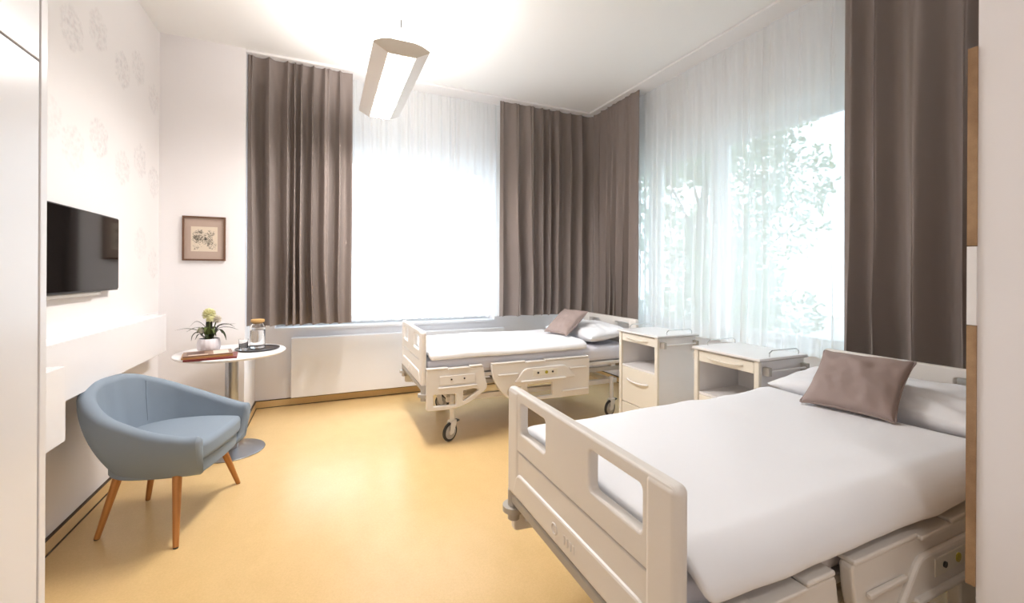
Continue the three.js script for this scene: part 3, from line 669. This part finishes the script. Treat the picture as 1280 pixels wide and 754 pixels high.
// ---------------------------------------------------------------- bedside cabinets
function makeCabinet(label, pos) {
  // front faces -x; local origin under the centre
  const c = thing('bedside_cabinet', label, 'cabinet', pos, 0, 'bedside cabinets'), D = 0.20, W = 0.235, T = 0.86;
  for (const s of [-1, 1]) part('side_panel', bx(-D, D, 0.11, T - 0.02, s > 0 ? W - 0.02 : -W, s > 0 ? W : -W + 0.02, 0.004), M.white, c);
  for (const s of [-1, 1]) part('front_post', bx(-D - 0.012, -D + 0.012, 0.10, T - 0.018, s > 0 ? W - 0.03 : -W - 0.004, s > 0 ? W + 0.004 : -W + 0.03, 0.006), M.beige, c);
  part('back_panel', bx(D - 0.012, D, 0.11, T - 0.02, -W + 0.02, W - 0.02), M.white, c);
  part('bottom_panel', bx(-D, D - 0.012, 0.11, 0.13, -W + 0.02, W - 0.02), M.white, c);
  part('shelf', bx(-D, D - 0.012, 0.545, 0.56, -W + 0.02, W - 0.02), M.white, c);
  part('top', [bx(-D - 0.02, D + 0.015, T - 0.02, T, -W - 0.015, W + 0.015, 0.006)], M.white, c);
  part('top_edge', bx(-D - 0.0215, D + 0.0165, T - 0.0185, T - 0.013, -W - 0.0165, W + 0.0165), M.greyPlastic, c, 'grey edge line');
  const dr = part('drawer', bx(-D - 0.006, -D + 0.012, T - 0.095, T - 0.026, -W + 0.034, W - 0.034, 0.004), M.beige, c);
  part('handle', tube([V(-D - 0.006, T - 0.06, -0.13), V(-D - 0.026, T - 0.062, -0.08), V(-D - 0.03, T - 0.064, 0), V(-D - 0.026, T - 0.062, 0.08), V(-D - 0.006, T - 0.06, 0.13)], 0.006, 24, false, 8), M.beige, dr);
  part('drawer_box', bx(-D + 0.012, D - 0.02, T - 0.09, T - 0.03, -W + 0.03, W - 0.03), M.white, dr);
  const d2 = part('door', bx(-D - 0.006, -D + 0.012, 0.24, 0.543, -W + 0.034, W - 0.034, 0.004), M.beige, c);
  part('handle', tube([V(-D - 0.006, 0.445, -0.13), V(-D - 0.026, 0.44, -0.08), V(-D - 0.03, 0.436, 0), V(-D - 0.026, 0.44, 0.08), V(-D - 0.006, 0.445, 0.13)], 0.007, 24, false, 8), M.white, d2);
  part('lower_drawer', bx(-D - 0.006, -D + 0.012, 0.135, 0.234, -W + 0.034, W - 0.034, 0.004), M.beige, c);
  // wire galleries along the ends of the top and a rail on either side
  for (const s of [-1, 1]) {
    const z = s * (W - 0.012);
    part('wire_gallery', tube([V(-0.10, T - 0.005, z), V(-0.10, T + 0.022, z), V(-0.075, T + 0.036, z), V(0.075, T + 0.036, z), V(0.14, T + 0.036, z), V(0.165, T + 0.022, z), V(0.165, T - 0.005, z)], 0.0035, 60, false, 8, 0.1), M.chrome, c);
    const rz = s * (W + 0.032);
    const rl = part('side_rail', rod(V(-0.17, T - 0.075, rz), V(0.19, T - 0.075, rz), 0.007), M.white, c);
    for (const x of [-0.165, 0.175]) part('bracket', bx(x - 0.014, x + 0.014, T - 0.10, T - 0.05, Math.min(s * W, rz + s * 0.01), Math.max(s * W, rz + s * 0.01), 0.004), M.greyPlastic, rl);
  }
  for (const [x, z] of [[-0.16, 0.19], [-0.16, -0.19], [0.16, 0.19], [0.16, -0.19]]) {
    const k = part('castor', cyl(0.032, 0.032, 0.022, 20).rotateX(Math.PI / 2).translate(x, 0.032, z), M.rubber, c);
    part('fork', [bx(x - 0.012, x + 0.012, 0.03, 0.085, z - 0.018, z - 0.012), bx(x - 0.012, x + 0.012, 0.03, 0.085, z + 0.012, z + 0.018), bx(x - 0.02, x + 0.02, 0.07, 0.112, z - 0.02, z + 0.02, 0.006)], M.greyPlastic, k);
  }
  return c;
}
const cab = makeCabinet('white bedside cabinet on castors beside the bed by the radiator', [2.61, 0, -2.86]);
copyOf(cab, 'white bedside cabinet beside the bed by the wooden panel', [2.52, 0, -1.935]);

// ---------------------------------------------------------------- pendant luminaire
{
  const x0 = 0.425, yb = 2.66, zn = -2.63, len = 1.17;
  const p = thing('pendant_lamp', 'long pendant luminaire with a glowing louvre hung from the ceiling', 'lamp', [x0, yb, zn - len / 2]);
  const hw = 0.168, h2 = len / 2;
  const outline = [[-0.082, 0.0], [-0.165, 0.045], [-0.167, 0.055], [-0.12, 0.078], [-0.075, 0.088]], mirror = outline.map(([a, b]) => [-a, b]).reverse();
  const inner = [[0.075, 0.07], [0.078, 0.012], [-0.078, 0.012], [-0.075, 0.07]];
  const wing = (s) => polyShape([[0.082 * s, 0.0], [0.165 * s, 0.045], [0.168 * s, 0.052], [0.12 * s, 0.078], [0.085 * s, 0.088], [0.08 * s, 0.085]]);
  part('side_wing', extrude(wing(-1), len - 0.012, 0.001, 1).translate(0, 0, -h2 + 0.006), M.lampBody, p);
  part('side_wing', extrude(wing(1), len - 0.012, 0.001, 1).translate(0, 0, -h2 + 0.006), M.lampBody, p);
  const endShape = polyShape([...outline, ...mirror]);
  part('end_plate', extrude(endShape, 0.008, 0.002, 1).translate(0, 0, h2 - 0.008), M.lampEnd, p, 'warm grey end plate');
  part('end_plate', extrude(endShape, 0.008, 0.002, 1).translate(0, 0, -h2), M.lampEnd, p, 'warm grey end plate');
  part('gear_tray', bx(-0.08, 0.08, 0.044, 0.05, -h2 + 0.008, h2 - 0.008), M.white, p);
  const glow = new THREE.MeshStandardMaterial({ color: '#ffffff', emissive: LAMP_COLOR, emissiveIntensity: 2.2, roughness: 0.5 });
  const glowUp = new THREE.MeshStandardMaterial({ color: '#ffffff', emissive: LAMP_COLOR, emissiveIntensity: 3, roughness: 0.5 });
  for (const s of [-1, 1]) part('fluorescent_tube', cyl(0.008, 0.008, len - 0.04, 14).rotateX(Math.PI / 2).translate(s * 0.036, 0.033, 0), glow, p, 'glowing tube');
  part('glowing_diffuser', bx(-0.076, 0.076, 0.041, 0.044, -h2 + 0.01, h2 - 0.01), glow, p, 'glowing reflector');
  for (const s of [-1, 0, 1]) part('louvre_spine', bx(s * 0.076 - 0.003, s * 0.076 + 0.003, 0.001, 0.0065, -h2 + 0.009, h2 - 0.009), M.white, p);
  const nb = 26;
  for (let i = 0; i <= nb; i++) { const z = -h2 + 0.012 + (len - 0.024) * i / nb; part('louvre_blade', bx(-0.074, 0.074, 0.001, 0.0065, z - 0.0035, z + 0.0035), M.lampBody, p); }
  part('uplight_tube', cyl(0.008, 0.008, len - 0.04, 14).rotateX(Math.PI / 2).translate(0, 0.065, 0), glowUp, p, 'glowing tube for the ceiling');
  for (const s of [-1, 1]) {
    const z = s * (h2 - 0.05), top = H - yb;
    const sp = part('suspension_cable', rod(V(0, 0.20, z), V(0, top, z), 0.0022), M.steel, p);
    part('cable_clamp', rod(V(0, 0.185, z), V(0, 0.235, z), 0.006), M.steel, sp);
    for (const q of [-1, 1]) part('cable_leg', rod(V(q * 0.062, 0.088, z), V(0, 0.19, z), 0.0018), M.steel, sp);
    part('ceiling_cup', cyl(0.025, 0.03, 0.02, 20).translate(0, top - 0.01, z), M.white, sp);
  }
  part('power_cord', tube([V(-0.06, 0.088, h2 - 0.06), V(-0.045, 0.2, h2 - 0.055), V(-0.03, 0.4, h2 - 0.06), V(-0.03, H - yb, h2 - 0.06)], 0.002, 30, false, 6), M.white, p);
  const down = new THREE.RectAreaLight(LAMP_COLOR, LAMP_DOWN, 0.15, len - 0.04); down.name = 'louvre_light'; down.position.set(0, 0.0095, 0); down.lookAt(0, -5, 0); down.rotation.set(-Math.PI / 2, 0, 0); p.add(down);
  const up = new THREE.RectAreaLight(LAMP_COLOR, LAMP_UP, 0.15, len - 0.04); up.name = 'ceiling_wash_light'; up.position.set(0, 0.092, 0); up.rotation.set(Math.PI / 2, 0, 0); p.add(up);
}
// unseen fill lamp added behind the camera to brighten the near room
{
  const c = thing('entrance_fill_lamp', 'round white ceiling lamp added unseen at the entrance as fill', 'lamp', [0.4, H, 0.75]);
  part('mount', cyl(0.21, 0.21, 0.03, 40).translate(0, -0.015, 0), M.white, c);
  part('glowing_diffuser', lathe([[0, -0.075], [0.12, -0.07], [0.18, -0.05], [0.2, -0.03], [0, -0.03]], 40), new THREE.MeshStandardMaterial({ color: '#ffffff', emissive: LAMP_COLOR, emissiveIntensity: 2, roughness: 0.6 }), c, 'glowing opal diffuser');
  const l = new THREE.RectAreaLight(LAMP_COLOR, ENTRY_FILL, 0.34, 0.34); l.name = 'entrance_fill_light'; l.position.set(0, -0.082, 0); l.rotation.set(-Math.PI / 2, 0, 0); c.add(l);
}
// door behind the camera
{
  const d = new THREE.Group(); d.name = 'door_1'; scene.add(d); tag(d, 'plain white room door in the entrance wall', 'door', null, 'structure');
  part('leaf', bx(-0.1, 0.95, 0.005, 2.1, ZE - 0.03, ZE, 0.003), M.white, d);
  part('handle', tube([V(0.02, 1.05, ZE - 0.03), V(0.02, 1.05, ZE - 0.08), V(0.12, 1.05, ZE - 0.085)], 0.009, 20), M.steel, d);
}
// ---------------------------------------------------------------- wooden bed-head panel on the partition
{
  const p = thing('wall_panel', 'tall oak wall panel with a white service strip on the partition', 'panel', [XP - 0.005, 0, ZP]);
  const L = 1.7, t = 0.018;
  const wg = (y0, y1) => { const g = bx(0, L, y0, y1, -t, 0); metricUV(g, 1.0); return g; };
  part('board', wg(1.425, 1.925), M.wood, p, 'upper oak board');
  part('service_strip', bx(0, L, 1.225, 1.423, -t, 0), M.white, p, 'white service strip');
  part('board', wg(0.57, 1.223), M.wood, p, 'lower oak board');
}

// ---------------------------------------------------------------- outside
{
  single('ground', bx(-40, 60, -4.2, -4, -60, 40), mat('#b4b4b2', 0.95), 'pale ground outside the windows', 'ground', null, 'structure');
  const bark = mat('#5b5348', 0.9);
  const greens = ['#66854f', '#738f58', '#5b7a4a'].map((c) => mat(c, 0.8, { transmission: 0.45, thickness: 0 }));
  function tree(name, label, x, z, h, r, seed, n = 5200, g = 0) {
    reseed(seed);
    const t = thing(name, label, 'tree', [x, -4, z], rnd() * 6, 'trees outside the long window');
    const trunk = [rod(V(0, 0, 0), V(0.1, h * 0.55, 0), 0.2, 0.12), rod(V(0.1, h * 0.5, 0), V(-0.2, h * 0.85, 0.2), 0.12, 0.04)];
    for (let i = 0; i < 7; i++) { const a = i * 2.4, y = h * (0.35 + 0.06 * i); trunk.push(rod(V(0.05, y, 0), V(Math.cos(a) * r * 0.7, y + h * 0.14, Math.sin(a) * r * 0.7), 0.06, 0.02, 8)); }
    part('trunk', trunk, bark, t);
    const pos = [], lobes = [];
    for (let i = 0; i < 26; i++) { const a = rnd() * 6.28, q = r * (0.15 + 0.5 * rnd()); lobes.push([Math.cos(a) * q, h * (0.2 + 0.72 * rnd()), Math.sin(a) * q, r * (0.35 + 0.25 * rnd())]); }
    for (let i = 0; i < n; i++) {
      const [lx, ly, lz, lr] = lobes[Math.floor(rnd() * lobes.length)], d = V(rnd() - 0.5, rnd() - 0.5, rnd() - 0.5).normalize().multiplyScalar(lr * (0.6 + 0.4 * rnd()));
      const o = V(lx + d.x, ly + d.y, lz + d.z), u = V(rnd() - 0.5, rnd() - 0.5, rnd() - 0.5).normalize(), w = V(rnd() - 0.5, rnd() - 0.5, rnd() - 0.5).cross(u).normalize(), s = 0.10 + rnd() * 0.09;
      const A = o.clone().addScaledVector(u, -s), B = o.clone().addScaledVector(w, s * 0.5), C = o.clone().addScaledVector(u, s), D = o.clone().addScaledVector(w, -s * 0.5);
      for (const q of [A, B, C, A, C, D]) pos.push(q.x, q.y, q.z);
    }
    const f = new THREE.BufferGeometry(); f.setAttribute('position', new THREE.Float32BufferAttribute(pos, 3)); f.setAttribute('uv', new THREE.Float32BufferAttribute(new Float32Array(pos.length / 3 * 2), 2)); f.computeVertexNormals();
    const leaves = part('foliage', f, greens[g], t); leaves.userData.kind = 'stuff';
  }
const spots = [[9.5, -2.2, 12.5, 2.6, 0], [9.5, -8.6, 12.8, 2.6, 1], [16.5, -5.4, 14, 2.9, 2], [16.5, -12.6, 14, 2.9, 0], [16.5, 1.6, 14, 2.9, 1], [10, 4.4, 12.5, 2.6, 2], [23.5, -9.2, 15.5, 3.0, 2], [23.5, -2, 15.5, 3.0, 0]];
  spots.forEach(([x, z, h, r, g], i) => tree('broadleaf_tree', 'leafy green tree outside the long window, seen through the sheer', x, z, h, r, 200 + i, 6000, g));
}
renderer.render(scene, camera);
